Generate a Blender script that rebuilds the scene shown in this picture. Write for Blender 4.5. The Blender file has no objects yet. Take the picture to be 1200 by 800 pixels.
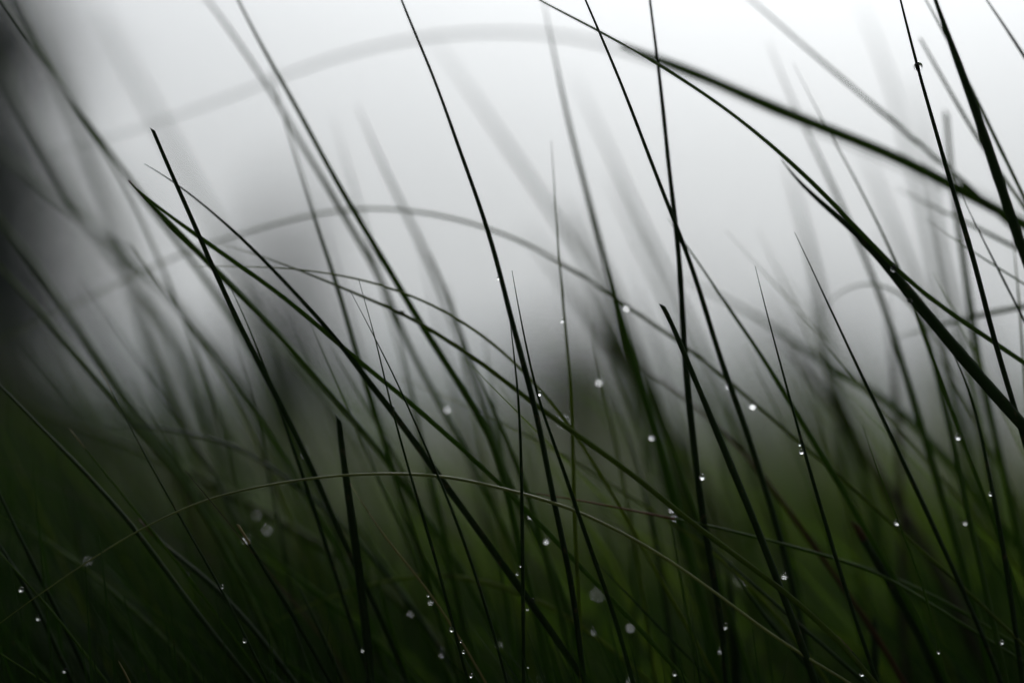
# Wet grass in front of an overcast sky, close up with a wide-open lens.
import bpy, math, random
from mathutils import Vector, Matrix, noise

random.seed(7)
scene = bpy.context.scene
COL = scene.collection
R = math.radians

# ------------------------------------------------------------------ scene settings
FAR_BLADES = 90
HILL_H = 3.4
HAZE = 0.0035
SUN = (36, 8, 0.8, 20)          # elevation, azimuth, strength, angle
SKY_SAT = 0.12
SKY_STRENGTH = 0.1
CLOUD = (0.08, 1.0)
SKY_TINT = (0.96, 1.0, 1.035)
NEAR_DARK = 20000
EXPOSURE = -0.78
MEADOW = 650
ZENITH = (0.80, 3.0)
MID_BLADES = 85
# distance from, to, count, height from, to, width from, to
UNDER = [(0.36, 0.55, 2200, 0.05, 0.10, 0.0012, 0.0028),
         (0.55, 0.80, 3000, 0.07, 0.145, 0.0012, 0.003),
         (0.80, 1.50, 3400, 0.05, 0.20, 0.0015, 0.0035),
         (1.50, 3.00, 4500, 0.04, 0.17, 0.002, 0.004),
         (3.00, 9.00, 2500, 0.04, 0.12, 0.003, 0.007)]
# x, y, height, radius, label, seed, density, lean
SPRUCES = [(-1.1, 4.0, 1.8, 0.44, 'dark young spruce close by at the left edge of the picture', 3, 1.6),
           (-1.06, 10.0, 1.28, 0.32, 'small misty spruce left of the middle behind the grass', 4, 2.4),
           (4.3, 30.0, 2.0, 1.1, 'faint bluish spruce right of the middle beyond the meadow', 12),
           (9.5, 46.0, 2.6, 1.5, 'faint spruce far off at the right edge', 6)]
BUSHES = [(0.33, 10.0, 0.56, 0.42, 'low brownish bush behind the middle of the meadow', 8),
          (-0.95, 3.2, 0.34, 0.36, 'dark bush in front of the spruce at the left edge', 9)]
# key | colour | width px | tip style (p pointed, c cut, o out of frame) | blur tip,base | label | points
BLADES = """
cut_left|deep|8|c|0,4|dark blade with snipped tip standing highest of the left-hand cluster|177,149 198,200 215,240 231,272 241,300 252,320 270,357 287,397 300,421 315,450 337,500 352,525 365,550 383,599 405,640 420,677 440,712 455,747 476,799
twin_left|deep|5|p|2,4|thin dark blade hugging the snipped left-hand blade, dewdrop low on it|262,322 275,342 297,397 312,432 330,484 350,545 366,600 385,645 400,695 415,745 424,765
frayed|green|8|q|2,9|green blade with frayed brownish split tip, lower of the crossing pair at upper left|151,211 165,229 190,251 215,279 240,303 265,329 300,362 335,398 367,437 395,470 417,495 440,520 458,543 476,570 500,602 525,640
frayed_upper|green|6|q|2,2|green blade running from the frayed tip at upper left to bottom centre|154,216 172,235 205,257 230,274 250,290 275,307 300,325 332,347 362,372 392,401 425,429 452,447 475,467 510,495 542,525 575,557 597,577 622,604 647,627 682,665 707,692 732,717 760,747 785,775 806,799
arrow|deep|9|p|2,2|thick dark blade sweeping from a fine grey tip at upper left to the lower middle|169,192 184,200 200,211 237,237 275,272 300,297 327,325 350,350 375,377 397,402 420,435 440,460 462,485 485,517 507,547 525,570 545,600 570,632 598,677 622,710 650,745 677,787 687,803
centre|deep|7|o|2,1|long straight black blade rising out of the top edge, left of the middle|466,-12 470,0 487,40 507,90 525,132 547,198 565,247 577,287 587,327 597,362 607,400 622,452 632,500 642,545 653,600 662,637 670,675 677,725 682,775 684,802
centre_thin|deep|6|p|0,1|needle-thin black tip just right of the long straight black blade|600,317 605,350 614,398 624,445 632,477 650,525 665,562 676,600 692,640 707,687 720,725 735,775 741,800
centre_left|deep|5.5|p|0,0|thin upright black blade left of the long straight black one, nearly vertical|595,352 599,390 602,420 605,450 610,512 612,600 614,687 616,800
upright_olive|olive|5|p|5,1|thin upright olive blade with one dewdrop in the middle of the picture|646,165 649,198 652,250 657,307 660,355 664,400 669,482 672,525 673,600 677,675 680,740 682,800
soft_tall|green|11|p|11,5|tall blade fading at its top edge tip and widening into a dark trunk below|636,-4 646,50 660,112 680,198 692,245 707,292 720,335 734,395 750,445 762,492 775,525 793,580 807,650 825,705 840,762 846,800
top_slant|deep|7|o|0,6|thin dark blade entering at the top right of centre and crossing the upright dark one|681,-12 686,0 701,35 725,90 745,142 767,198 780,232 792,265 803,290 815,325 827,360 838,398 850,432 857,455 870,485 882,522 895,562 908,602 920,637 932,700 945,750 952,800
top_upright|deep|8|o|3,3|nearly upright dark blade entering at the top, right of centre, two strokes crossing it|760,-12 761,0 770,67 775,112 784,198 791,250 795,300 799,350 801,400 807,455 812,500 817,550 822,602 832,655 842,700 847,750 851,800
fork_right|green|7|p|4,4|green blade emerging from the dark crossing right of centre and slanting to lower right|782,255 791,269 801,283 817,305 837,332 850,355 865,377 882,398 902,432 922,467 937,490 955,520 967,542 982,563 1001,600 1020,632 1045,672
cut_centre|deep|9|c|0,1|black blade with a slanted snipped tip right of centre, sharply in focus|775,355 780,361 796,396 806,422 820,455 837,500 852,535 867,570 881,600 900,650 917,695 932,730 945,762 958,800
long_slant|green|6|o|2,2|long thin blade sweeping from the top middle to the right edge under the thick one|618,-8 630,0 665,17 700,34 735,54 770,76 792,89 825,110 862,136 899,167 935,197 962,222 985,247 1005,267 1025,287 1047,312 1062,326 1085,345 1112,365 1140,382 1168,401 1210,430
wide_slant|deep|15|p|4,0|widest dark blade, cutting diagonally down to the right edge with dewdrops on it|915,186 925,200 938,215 952,230 982,255 1002,273 1037,305 1062,340 1087,367 1115,401 1140,432 1165,460 1187,485 1212,512
soft_slant|green|15|q|12,9|thick soft-edged dark blade slanting across the upper right below a fine one|728,52 750,61 772,70 800,80 825,89 862,105 899,121 950,142 1000,162 1050,182 1085,199 1107,211 1145,230 1175,247 1212,268
thick_right|deep|13|o|3,2|thick black blade entering at the top right and leaving by the right edge|1091,-14 1096,0 1112,42 1127,85 1140,120 1152,160 1166,198 1182,240 1195,280 1212,325
thick_twin|green|5|o|5,4|slim dark blade woven around the thick black one at the top right|1077,-14 1085,0 1100,25 1115,55 1132,87 1145,115 1160,145 1172,172 1185,198 1212,255
cut_right|green|5|c|8,6|soft blade with blunt tip left of the thick black one at upper right|1078,44 1095,75 1115,110 1137,147 1152,172 1175,207 1206,250
bead_stem|deep|7|o|0,1|sharp black stem carrying a single round bead of water near the top right|1052,-14 1055,0 1065,35 1076,78 1085,107 1097,155 1110,198 1125,250 1140,300 1152,342 1165,398 1177,437 1190,480 1206,535
corner_thin|deep|4|o|4,4|thin blade cutting across the top right corner of the picture|1148,-12 1156,0 1175,27 1199,62 1230,112
grey_slant|green|6|o|12,9|pale blurred blade slanting over the thick soft one at upper right|866,-12 880,0 899,16 930,42 962,72 997,100 1032,132 1062,157 1095,185 1117,203 1140,222 1175,255 1210,290
lone_right|deep|6|p|1,3|fine solitary blade with sharp tip over the pale gap right of centre|931,272 947,307 965,345 990,398 1010,437 1030,477 1050,520 1067,560 1086,599 1105,637 1120,670 1137,707 1152,742 1165,775
bead_thin|deep|5|p|0,1|hair-thin blade tip right of centre leading down to a pair of dewdrops|885,312 892,342 899,370 907,400 917,437 925,467 935,502 942,530 950,555 964,599 977,642 990,685 1002,725 1015,762 1028,800
arch_upper|olive|4.5|p|3,4|upper of two olive blades arching from left to centre, shiny along its top|225,312 245,312 300,312 332,314 355,316 392,320 420,325 450,334 485,345 515,360 537,372 577,398 600,420 627,447 650,477 667,497 677,512 697,542 715,570 732,600 750,632 767,665 785,700 805,732 820,760 840,798
arch_lower|moss|7|p|5,0|lower of two arching olive blades, dewdrop on its crest, turning dark green at centre|262,286 295,296 307,301 337,311 355,317 382,329 407,339 430,349 452,359 470,366 490,376 525,399 550,415 575,432 598,450 622,470 650,490 670,505 700,525 725,545 750,562 775,582 792,599 830,628 870,655 915,690
bright_arc|silver|5|p|1,1|thin shiny blade arching low across the picture from the left edge to bottom right|-30,752 0,730 45,695 95,661 150,625 205,599 237,585 267,576 300,570 350,560 400,555 450,554 487,554 525,556 562,564 598,573 632,581 662,592 684,601 707,612 745,632 775,650 807,672 830,687 862,710 899,742 944,766 990,795
russet|green|4.5|p|3,3|thin blade with a rust-red stretch behind its tip, lying low right of centre|560,570 600,573 657,582 687,587 717,592 750,599 770,604 800,609 830,615 850,620 885,629 900,632 955,646 1000,660 1030,670 1050,680 1087,705 1125,727 1150,745 1190,768
russet_twin|green|4|p|6,4|faint green blade running just under the rust-tipped one at lower right|905,636 940,643 980,652 1030,667 1075,687 1115,707 1142,725 1180,748
hair_a|deep|4|p|0,0|right one of two crossing hair-thin blades left of centre|420,326 425,347 437,390 440,400 450,442 457,472 465,497 475,535 482,565 492,600 505,640 517,682 527,715 537,750 551,800
hair_b|deep|4|p|0,1|left one of two crossing hair-thin blades left of centre|410,340 425,367 437,392 442,402 460,435 475,467 492,505 505,535 513,555 522,577 531,599 545,635 557,675 572,717 585,765 594,800
stub_left|deep|11|c|2,2|stout black upright blade with slanted cut top in the lower left half|396,486 397,510 402,540 406,570 411,600 416,637 422,682 427,725 431,775 433,800
stub_right|deep|13|c|5,5|stout dark blade with blunt reddish end at lower right|1000,609 1015,642 1035,665 1062,710 1085,755 1104,800
stub_low|deep|7|c|1,1|short dark blade with curled brown end and a dewdrop by the bottom edge|978,743 992,760 1010,782 1022,800
cut_low|deep|5|c|0,1|slim blade with pale cut tip rising from the bottom left of centre|278,613 290,632 300,651 322,687 345,725 365,760 389,800
wiry|deep|3.2|p|2,1|wiry thin blade with straw-coloured tip over the dark left side|118,434 130,457 150,492 170,530 187,562 206,599 235,647 257,685 272,712 287,745 302,775
left_edge|deep|6.5|o|3,3|dark blade entering at the left edge below the middle and running to the bottom|-25,428 0,450 30,480 57,507 85,537 110,562 142,599 160,620 187,655 212,690 240,727 270,762 296,797
left_straw|green|4|p|3,3|green blade with bright straw tip in the darkness at left|82,503 96,520 112,542 140,575 160,600 180,625 200,650 225,682 250,715 275,748
corner_drops|deep|6|o|3,3|dark blade at the lower left edge beaded with three dewdrops|-22,604 0,640 20,670 40,700 60,742 80,785 88,802
corner_light|green|3.5|o|2,2|slender lighter blade crossing the beaded one at the lower left edge|-20,626 0,648 37,687 70,727 95,762 126,800
corner_steep|deep|5.5|o|3,3|steep dark blade above the slender lighter one at the lower left edge|-12,556 0,580 10,598 27,635 50,680 70,720 88,760
corner_tip|straw|2.6|p|0,0|tiny straw-coloured tip poking up at the bottom left|139,774 145,785 153,801
corner_low|green|2.6|o|1,1|thin blade crossing the very bottom left corner|-20,752 0,765 47,797 70,815
thin_right_a|deep|3|p|3,3|fine blade at the far right running between the black stem and the right edge|1118,208 1126,230 1145,267 1165,307 1182,342 1199,372 1215,405
thin_right_b|green|2.4|p|5,4|hair-thin pale blade slanting to the right edge behind the beaded stem|1085,256 1092,262 1120,282 1150,300 1177,317 1210,338
pale_right|green|5|p|11,8|soft pale blade slanting below the thick soft one at the right|1050,220 1095,244 1125,255 1155,272 1190,290 1215,302
upright_right|olive|3|p|6,5|faint light upright blade close to the right edge|1184,255 1186,265 1191,325 1195,372 1199,430
blunt_blur|green|9|c|12,9|blurred upright blade with blunt end behind the beaded stem at right|1108,128 1115,195 1120,255 1130,300 1137,350 1142,398 1152,437 1160,480 1170,520 1180,565 1189,602 1196,640
right_green|green|9|p|15,5|long green blade behind the wide diagonal one, faint at the tip, dark at the base|900,48 917,92 932,125 945,150 967,199 985,237 1005,282 1020,320 1035,357 1047,398 1062,445 1075,487 1090,527 1100,570 1110,600 1122,640 1135,682 1147,725 1157,775
right_fine|green|5|p|7,2|fine blade passing behind the wide diagonal one where its upper dewdrop sits|930,75 947,107 965,145 977,162 997,199 1015,237 1032,272 1046,300 1072,362 1096,430 1115,480 1125,510 1140,545 1158,590 1176,640 1190,690
curl|green|7|p|11,2|blade with curled-over tip peeking left of the wide diagonal one|960,370 967,357 977,345 995,333 1015,329 1035,331 1057,342 1071,358 1081,378 1087,402 1097,437 1107,477 1117,517 1127,560 1134,600 1142,637 1155,682 1165,725 1175,775
under_wide|deep|6.5|p|2,2|dark blade dropping steeply from below the wide diagonal one at the right|1106,393 1120,417 1135,447 1145,485 1155,530 1162,572 1168,601 1177,637 1182,682 1190,725 1196,780
level_right|green|7|p|13,8|blurred green blade lying almost level at the right edge|1048,395 1090,382 1125,373 1162,365 1199,357 1240,352
tiny_right|green|3|p|1,2|short thin reddish tip in the lower right with a drop far below|1011,497 1022,535 1035,570 1048,600 1062,637 1080,677 1090,710 1100,750 1108,790
long_arch|moss|4.4|o|16,2|longest arching blade, curving from the left edge over the middle to lower right|-40,418 0,398 25,386 52,372 100,351 140,331 175,314 212,297 250,283 300,268 337,257 367,251 400,246 430,243 465,244 512,250 562,261 600,276 630,290 655,305 687,324 717,342 737,359 762,375 787,392 805,405 830,422 855,447 882,467 900,485 922,505 945,525 967,542 992,562 1029,600 1055,622 1087,650 1122,682 1147,707 1170,727 1190,747
ghost_arch|green|4.8|p|18,30|very pale blurred blade arching high across the upper left sky|5,199 30,189 62,178 100,170 132,161 175,147 225,130 299,103 332,89 367,75 412,61 455,50 500,42 550,38 600,37 637,39 675,43 705,49 745,60 800,82 862,107 950,145 1050,185 1150,236 1240,275
left_top|green|7|o|10,15|blurred blade running from the top left corner down behind the frayed tip|-5,-12 3,0 25,32 50,65 80,110 115,160 150,205 182,250 210,285 245,330 280,390 305,432 330,480 352,530
left_top_thin|green|3.5|o|12,12|thin faint blade beside the blurred one in the top left corner|17,-14 22,0 30,20 42,46 60,80 85,122 115,166
left_mid|green|8.5|o|7,4|soft green blade from the upper left of centre down to the bottom middle|272,-14 279,0 299,38 315,70 330,95 342,117 362,152 386,199 412,242 437,285 460,320 480,355 505,399 530,435 550,467 570,500 582,530 592,560 600,605 610,640 622,690
left_mid_pale|green|8|o|13,9|paler blurred blade crossing left to right behind the soft green one at upper left|232,-14 242,0 265,27 285,60 299,80 312,100 327,120 345,160 362,182 376,204 395,237 412,270 435,307 447,332 457,357 465,380 477,402 497,440 515,472 535,507 550,537 570,575 590,620
left_mid_green|green|7.5|p|10,6|blurred green blade with its tip at the crossing in the upper left|316,80 327,117 337,150 351,192 365,240 375,277 387,315 397,345 412,398 425,435 437,472 447,505 455,532 462,560 475,599 490,640 505,690
grey_short|green|7|p|15,17|short pale grey blade fading out left of the long straight black one|418,122 435,162 451,199 470,240 490,277 505,310 517,340 530,372 548,420
mid_soft|green|8.5|p|11,6|soft dark blade with blurred tip left of the straight black blade|504,296 517,322 530,360 545,399 555,432 562,462 570,487 585,540 600,575 617,604 642,650 665,697 680,740 684,798
mid_soft_twin|green|7|p|7,6|dark blade splitting from the soft one left of the straight black blade|552,418 557,430 572,465 587,497 600,527 612,556 628,600 640,650
ghost_thin|green|3.75|p|18,15|thin ghostly blade between the soft green blade and the short grey one|389,135 407,196 422,237 440,305 452,350 466,400
ghost_wide|green|6.75|p|28,24|broad ghostly blade slanting across the pale sky behind the straight black blade|500,36 537,87 570,132 600,174 640,237 665,275 690,310 710,345 725,385 745,430
ghost_right|green|6|p|27,22|broad ghostly blade left of the upright dark one, just under the top slant|670,82 705,150 735,232 760,280 780,315 800,358 830,420
ghost_right_low|green|6|p|30,25|ghostly blade in the middle between the tall soft blade and the upright dark one|710,200 735,250 757,300 775,345 800,400
tuft_green_a|lime|11|p|34,27|left blade of the blurred green patch in the middle of the picture|655,225 672,275 690,322 712,365 738,425 760,480
tuft_green_b|lime|11|p|32,26|right blade of the blurred green patch in the middle of the picture|672,235 695,290 720,340 742,395 765,450
tuft_green_c|lime|12|p|36,30|lowest blade of the blurred green patch in the middle of the picture|612,262 650,310 690,360 725,410 770,470
blur_arch_right|green|10|p|18,13|blurred green blade arching right behind the fine solitary blade|795,322 820,340 862,355 899,374 925,400 955,417 985,437 1015,452 1040,465 1075,497 1095,527 1125,558 1160,600
blur_thick_right|brown|13|p|22,18|thick blurred brownish blade right of centre under the pale gap|898,388 920,402 940,422 970,465 990,495 1010,525 1040,565 1070,615
blur_dark_right|green|10|p|23,18|blurred dark upright blade meeting the thick brownish one right of centre|950,340 962,400 980,432 990,475 1002,530 1020,590
grey_stem|green|9|p|26,23|blurred grey upright blade just left of the fine solitary blade|922,190 930,225 940,250 955,312 967,375 975,430
brown_stem|brown|9|p|20,16|blurred brownish upright blade between two dark ones at lower right|1038,340 1042,400 1050,450 1055,512 1054,575 1056,640
ghost_far_right|green|6.75|p|30,24|palest upright blade left of the beaded stem, from the top edge|1005,-5 1012,15 1030,62 1050,110 1065,170 1085,260 1100,330 1112,400
ghost_far_right_b|green|6.75|p|26,18|pale blurred blade with green tint just behind the beaded stem|1062,88 1070,105 1085,145 1090,200 1097,267 1115,330 1130,400
ghost_far_right_c|green|6.75|p|30,25|pale upright blade behind the wide diagonal one near its upper dewdrop|1008,165 1020,200 1045,262 1062,300 1078,350
left_soft_a|green|9|o|17,13|upper of two blurred dark blades leaving the left edge above the middle|-25,228 0,257 25,290 50,322 72,352 87,380 102,399 120,430 140,455 155,477 172,500 190,525 212,548 240,590
left_soft_b|green|7|o|13,9|lower of two blurred dark blades leaving the left edge above the middle|-25,288 0,312 27,342 52,372 76,399 100,427 120,447 140,470 170,505 200,545
left_line|green|6|p|9,8|soft green blade with faint double tip crossing the pale gap at left|150,282 170,310 190,335 207,360 238,398 262,430 280,457 300,485 320,515 342,550 370,600
left_line_twin|olive|3|p|8,9|thin light blade beside the faint double tip at left|154,283 163,300 175,320 190,338 210,365
ghost_left_a|green|9|o|32,28|broad grey blade fading down from the left edge near the top|-30,30 0,75 25,117 50,162 62,190 85,237 107,265 140,300 175,350
ghost_left_b|green|10.5|o|42,38|broadest grey haze-like blade down the top left corner|20,-20 37,12 65,62 85,120 105,175 130,240
ghost_left_c|green|6.75|p|42,38|barely visible broad blade slanting under the top left sky|110,-10 120,12 150,80 180,125 205,175 240,240
ghost_left_d|green|6|o|24,22|faint flat-lying blade at the left edge beneath the ghostly arch|-25,162 0,177 25,194 50,225 85,245 110,268 150,300
blur_left_a|olive|9|p|27,22|blurred olive blade in the pale gap at left, left of its darker neighbour|150,300 160,325 175,375 187,412 207,462 225,512 240,560
blur_left_b|green|9|p|22,18|blurred dark blade in the pale gap at left, right of its olive neighbour|190,380 212,425 230,470 245,512 262,560
flat_dark|deep|4.5|p|9,8|thin dark blade arching flat over the shadow at left|110,503 125,500 160,495 180,501 205,505 235,510 270,517 310,535 350,570
lit_left|lime|10|p|17,13|broad yellow-green blurred blade glowing across the dark lower left|5,463 25,470 57,487 85,497 120,510 155,522 185,535 220,550 250,565 287,585 320,603 375,632 420,665
low_arch|olive|5.5|p|8,6|dim olive blade arching low over the darkness near the bottom|300,740 340,716 387,697 425,687 460,677 490,673 515,672 550,676 600,687 637,705 667,722 710,755
olive_line|olive|3.6|p|9,6|thin brownish olive blade sloping down behind the straight black blades|465,441 507,459 540,470 572,487 600,501 625,515 655,532 685,547 705,560 725,572 760,592 800,620
brown_line|rust|7|p|12,5|brown withered blade sloping behind the cut black one to the lower right|700,402 750,427 780,447 805,465 825,485 850,507 875,532 900,561 921,596 950,632 970,662 992,695 1012,722 1035,755 1058,799
thin_green_left|green|4.5|p|8,6|thin green blade between the frayed one and the stout cut black one|362,368 375,400 392,437 407,472 422,505 435,540 447,567 463,599 480,632 492,665 508,705
grey_left|green|3.5|p|11,9|faint grey thin blade above the stout cut black one|388,400 400,425 420,460 435,485 452,515
green_mid|green|7|p|10,6|soft green upright blade right of the two crossing hairs|468,395 472,412 482,450 492,495 500,530 507,570 516,599 527,650 537,700 548,760
low_a|green|7|p|7,5|dark green blade between the left hair and the soft upright one, low down|462,580 472,605 487,645 510,675 522,705 540,750
low_b|green|9|p|11,8|blurred broad blade starting right of the stout cut black one|408,595 417,612 440,645 460,675 485,712 512,762
low_straw|straw|2.4|p|2,2|thin blade with pale straw tip right of the stout cut black one|410,566 420,582 432,598 440,615 462,642 480,662 500,690
trunk_twin|green|7|p|8,6|blurred dark blade right behind the widening tall soft one|756,440 762,462 780,505 795,545 812,587 826,625 840,665 860,725
drop_stem|olive|4|p|10,7|faint olive stem with a round white drop, right of centre|688,350 697,415 707,455 717,500 727,540 735,580 742,630
blur_mid|green|8|p|22,17|blurred green blade left of the widening tall soft one|705,380 720,425 740,467 755,500 772,550
vertical_low|green|8|p|13,10|blurred upright blade low down, left of the widening tall soft one|742,580 742,632 743,705 744,795
thread_low|green|3.2|p|4,3|thread-like upright blade low down beside the dark trunk of blades|782,575 785,607 792,650 800,692 807,740 816,780
slope_low|deep|3.2|p|3,3|thin dark blade sloping along the bottom, above the long frayed one|690,648 705,665 740,700 775,735 807,770 836,800
fan_low_a|deep|5|p|4,3|upper dark blade fanning right from the bottom trunk of blades|808,615 825,632 850,657 870,672 899,700 920,717 955,747 982,770 1012,797
fan_low_b|deep|5|p|4,4|lower dark blade fanning right from the bottom trunk of blades|850,655 857,665 875,695 899,725 920,748 945,778
trunk_low|deep|12|p|8,6|broad dark blade standing at the bottom right of centre in shadow|852,660 856,690 858,712 860,755 862,800
right_low_trunk|green|12|p|12,9|broad blurred dark blade between the cut black one and the rust-tipped one|902,560 915,612 927,675 937,725 948,790
stub_low_blur|deep|10|c|7,6|dark upright blade with blunt soft end at the bottom right|1025,722 1025,760 1026,802
corner_right|green|8|p|7,5|short dark blade leaning into the lower right edge|1158,650 1177,677 1199,706 1225,745
left_low_a|green|7|p|9,7|dark green blade running under the yellow-green glow at lower left|262,602 300,637 332,662 362,687 400,715 440,752
left_low_b|green|5|p|8,6|dark green blade under the arching shiny one at lower left|5,598 17,607 50,630 82,650 105,670 140,700 175,730 207,762
left_low_c|green|10|p|15,12|broad blurred dark blade below the left shadow|45,598 55,615 85,650 110,687 140,722 170,765
left_low_d|deep|6.5|c|5,4|dark blade with withered tan end touching the arching shiny one at left|163,606 175,627 200,645 225,662 257,690 275,712 300,740
left_low_e|deep|4.5|p|4,3|small dark blade low down, right of the pale cut tip|342,670 350,687 365,720 385,755 401,795
left_low_f|green|6.5|p|8,6|dark blade along the bottom, left of the stout cut black one|280,730 300,745 330,772 366,800
bottom_mid|green|6|p|9,7|soft dark upright blade at the bottom middle behind the dewdrops|570,590 582,640 595,700 604,780
bottom_left_mid|green|6|p|6,4|dark blade at the bottom left of the stout cut black one, leaning left|440,655 448,700 462,745 478,795
"""
# parts: key -> (fraction of the visible length at the tip, part colour, label)
TIPS = {
 'russet': (0.12, 0.36, 'russet', 'rust-red withered stretch near the tip'),
 'stub_right': (0.0, 0.05, 'rust', 'blunt reddish withered end'),
 'stub_low': (0.0, 0.16, 'tan', 'curled brown withered end'),
 'wiry': (0.0, 0.08, 'straw', 'straw-coloured dry tip'),
 'left_straw': (0.0, 0.07, 'straw', 'bright straw-coloured tip'),
 'left_low_d': (0.0, 0.13, 'tan', 'withered tan end'),
 'cut_low': (0.0, 0.02, 'straw', 'pale cut tip'),
 'frayed': (0.0, 0.05, 'tan', 'brownish frayed tip'),
 'low_straw': (0.0, 0.3, 'straw', 'pale straw-coloured tip'),
}
# x y radius | blade or blur | label
DROPS = """
1076 78 6.6|bead_stem|round bead of water wrapped around the black stem at upper right
587 327 2.3|centre|tiny dark drop halfway down the long straight black blade
660 378 2.8|upright_olive|small bright dewdrop on the thin upright olive blade
630 460 3.6|centre_thin|sparkling dewdrop beside the straight black blade where the olive arch meets it
702 446 4.6|8|soft white round dewdrop on the faint olive stem
737 359 5.2|long_arch|glassy dewdrop high on the longest arching blade, right of the tall soft one
854 451 4.6|long_arch|clear dewdrop hanging under the longest arching blade, upper of two neighbours
882 474 5.6|long_arch|large clear dewdrop on the longest arching blade, lower of two neighbours
1051 612 3.2|long_arch|small dewdrop near the lower end of the longest arching blade
470 366 3.4|arch_lower|bright dewdrop on the crest of the lower olive arch
942 528 3.6|bead_thin|bright dewdrop where the hair-thin blade crosses the arching one
940 522 2.2|bead_thin|tiny dewdrop directly above the bright one on the hair-thin blade
1047 311 4.6|wide_slant|bright dewdrop high on the widest diagonal blade
1066 352 3.6|wide_slant|dewdrop at the lower edge of the widest diagonal blade beside the curled tip
1124 513 3.8|right_fine|white dewdrop on the fine blade below the widest diagonal one
1162 577 2.8|under_wide|small dewdrop low on the steep dark blade at right
820 556 4|top_upright|bright dewdrop on the nearly upright dark blade
793 603 4.6|soft_tall|big bright dewdrop at the end of the rust-red stretch
787 596 3.4|7|dim dewdrop touching the big bright one by the rust-red stretch
765 513 4|soft_tall|dim greenish dewdrop on the widening tall soft blade
457 478 3.6|arrow|clear dewdrop on the thick sweeping blade where the hair crosses it
520 476 5|left_mid_pale|large dim ring-like drop on the pale blurred blade left of centre
561 483 3.6|left_mid|soft dewdrop on the soft green blade left of centre
366 529 5|8|soft round dewdrop right of the snipped blade's dark middle
1131 612 2.8|curl|small dim drop low on the curled-tip blade
1172 753 3|3|bright dewdrop near the bottom right corner
1102 763 2.3|tiny_right|tiny sparkle at the foot of the short reddish tip
1013 789 3.6|stub_low|bright dewdrop at the foot of the curled brown end
793 791 3.4|frayed_upper|bright isolated dewdrop at the bottom, right of centre
727 797 5.5|13|biggest blurred drop, cut by the bottom edge right of centre
693 737 3.6|6|soft dewdrop above and left of the biggest blurred drop
734 733 5.4|13|dim round drop straight above the biggest blurred drop
698 692 5|11|dim drop on the slope of the long frayed blade
640 631 3.8|6|soft dewdrop right of the thin upright black blade
604 660 1.8|1|upper speck of water left of the thin upright black blade
606 672 2|1|lower speck of water left of the thin upright black blade
620 702 3|arrow|bright drop where the thick sweeping blade crosses the upright black one
618 713 2|arrow|small drop just under the crossing of the upright black blade
502 697 1.8|1|topmost speck of the dewdrop string at the bottom middle
506 704 2.6|1|second drop of the dewdrop string at the bottom middle
530 739 3.2|hair_a|brightest drop of the string, on the right hair-thin blade
540 751 1.8|hair_a|small speck below the brightest drop of the string
549 764 2.4|hair_a|elongated drop near the foot of the right hair-thin blade
566 788 3|1|bright flat drop close to the bottom edge, end of the string
516 766 5|8|soft white disc of a drop left of the dewdrop string
544 754 4.4|10|dim greenish drop between the specks of the string
425 761 3|twin_left|sparkling drop at the foot of the stout cut black blade
588 752 4.8|11|dim round drop right of the dewdrop string
486 719 4|9|faint drop left of the top of the dewdrop string
635 793 3.8|4|soft dewdrop at the bottom edge beside the upright black blade
637 778 1.7|2|tiny speck above the soft dewdrop at the bottom edge
848 732 4|6|soft dewdrop in the shadow of the bottom trunk of blades
883 757 4|6|soft dewdrop right of the bottom trunk of blades
841 760 3|6|faint dewdrop low inside the bottom trunk of blades
866 657 3.6|9|faint drop right above the fanning dark blades
862 681 4.5|16|large pale smudge of a drop among the fanning dark blades
919 674 3.8|7|dim drop between the cut black blade and the rust-tipped one
779 738 1.8|2|speck of water on the thin dark sloping blade at the bottom
25 690 3.4|corner_drops|upper of three drops on the beaded blade at lower left
45 723 3.4|corner_drops|middle of three drops on the beaded blade at lower left
80 785 3.2|corner_drops|lowest of three drops on the beaded blade at lower left
289 634 4.6|8|soft drop right behind the pale cut tip
222 575 4|17|large dim disc of a drop above the shiny arc at left
103 656 3.2|15|large dim disc of a drop touching the shiny arc far left
313 620 4|18|largest dim disc of a drop right of the pale cut tip
301 602 3.6|17|dim disc of a drop overlapping the largest one at left
258 688 3|wiry|faint drop on the wiry straw-tipped blade, upper one
289 751 3|wiry|faint drop on the wiry straw-tipped blade, lower one
218 672 2.6|left_straw|faint drop on the straw-tipped green blade at left
627 604 3.6|6|dim green drop under the shiny arc at the middle
628 490 6|19|pale ghost of a drop left of the straight black blades
"""
# ------------------------------------------------------------------ camera model
CAM_H = 0.20            # lens height above the ground
FOCUS = 0.50            # metres to the plane in focus
PX = 0.48 / 1200.0      # sideways metres per photo pixel and metre of distance (75 mm lens)
LENS = 75.0
APERTURE = 150.0        # lens opening, in photo pixels at the focus plane
FSTOP = (LENS / 1000.0) / (APERTURE * PX * FOCUS)

def depth_of(blur):
    return FOCUS / (1.0 - min(blur, APERTURE * 0.9) / APERTURE)

TILT = math.atan(75 * PX)      # the lens looks up a little: the horizon lies below the middle

def at(x, y, d):
    a, b = d, (400.0 - y) * PX * d
    return Vector(((x - 600.0) * PX * d, a * math.cos(TILT) - b * math.sin(TILT),
                   CAM_H + a * math.sin(TILT) + b * math.cos(TILT)))

# ------------------------------------------------------------------ materials
def new_mat(name):
    m = bpy.data.materials.new(name)
    m.use_nodes = True
    nt = m.node_tree
    nt.nodes.clear()
    return m, nt

def N(nt, kind, **kw):
    n = nt.nodes.new(kind)
    for k, v in kw.items():
        if k in n.inputs:
            n.inputs[k].default_value = v
        else:
            setattr(n, k, v)
    return n

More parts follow.
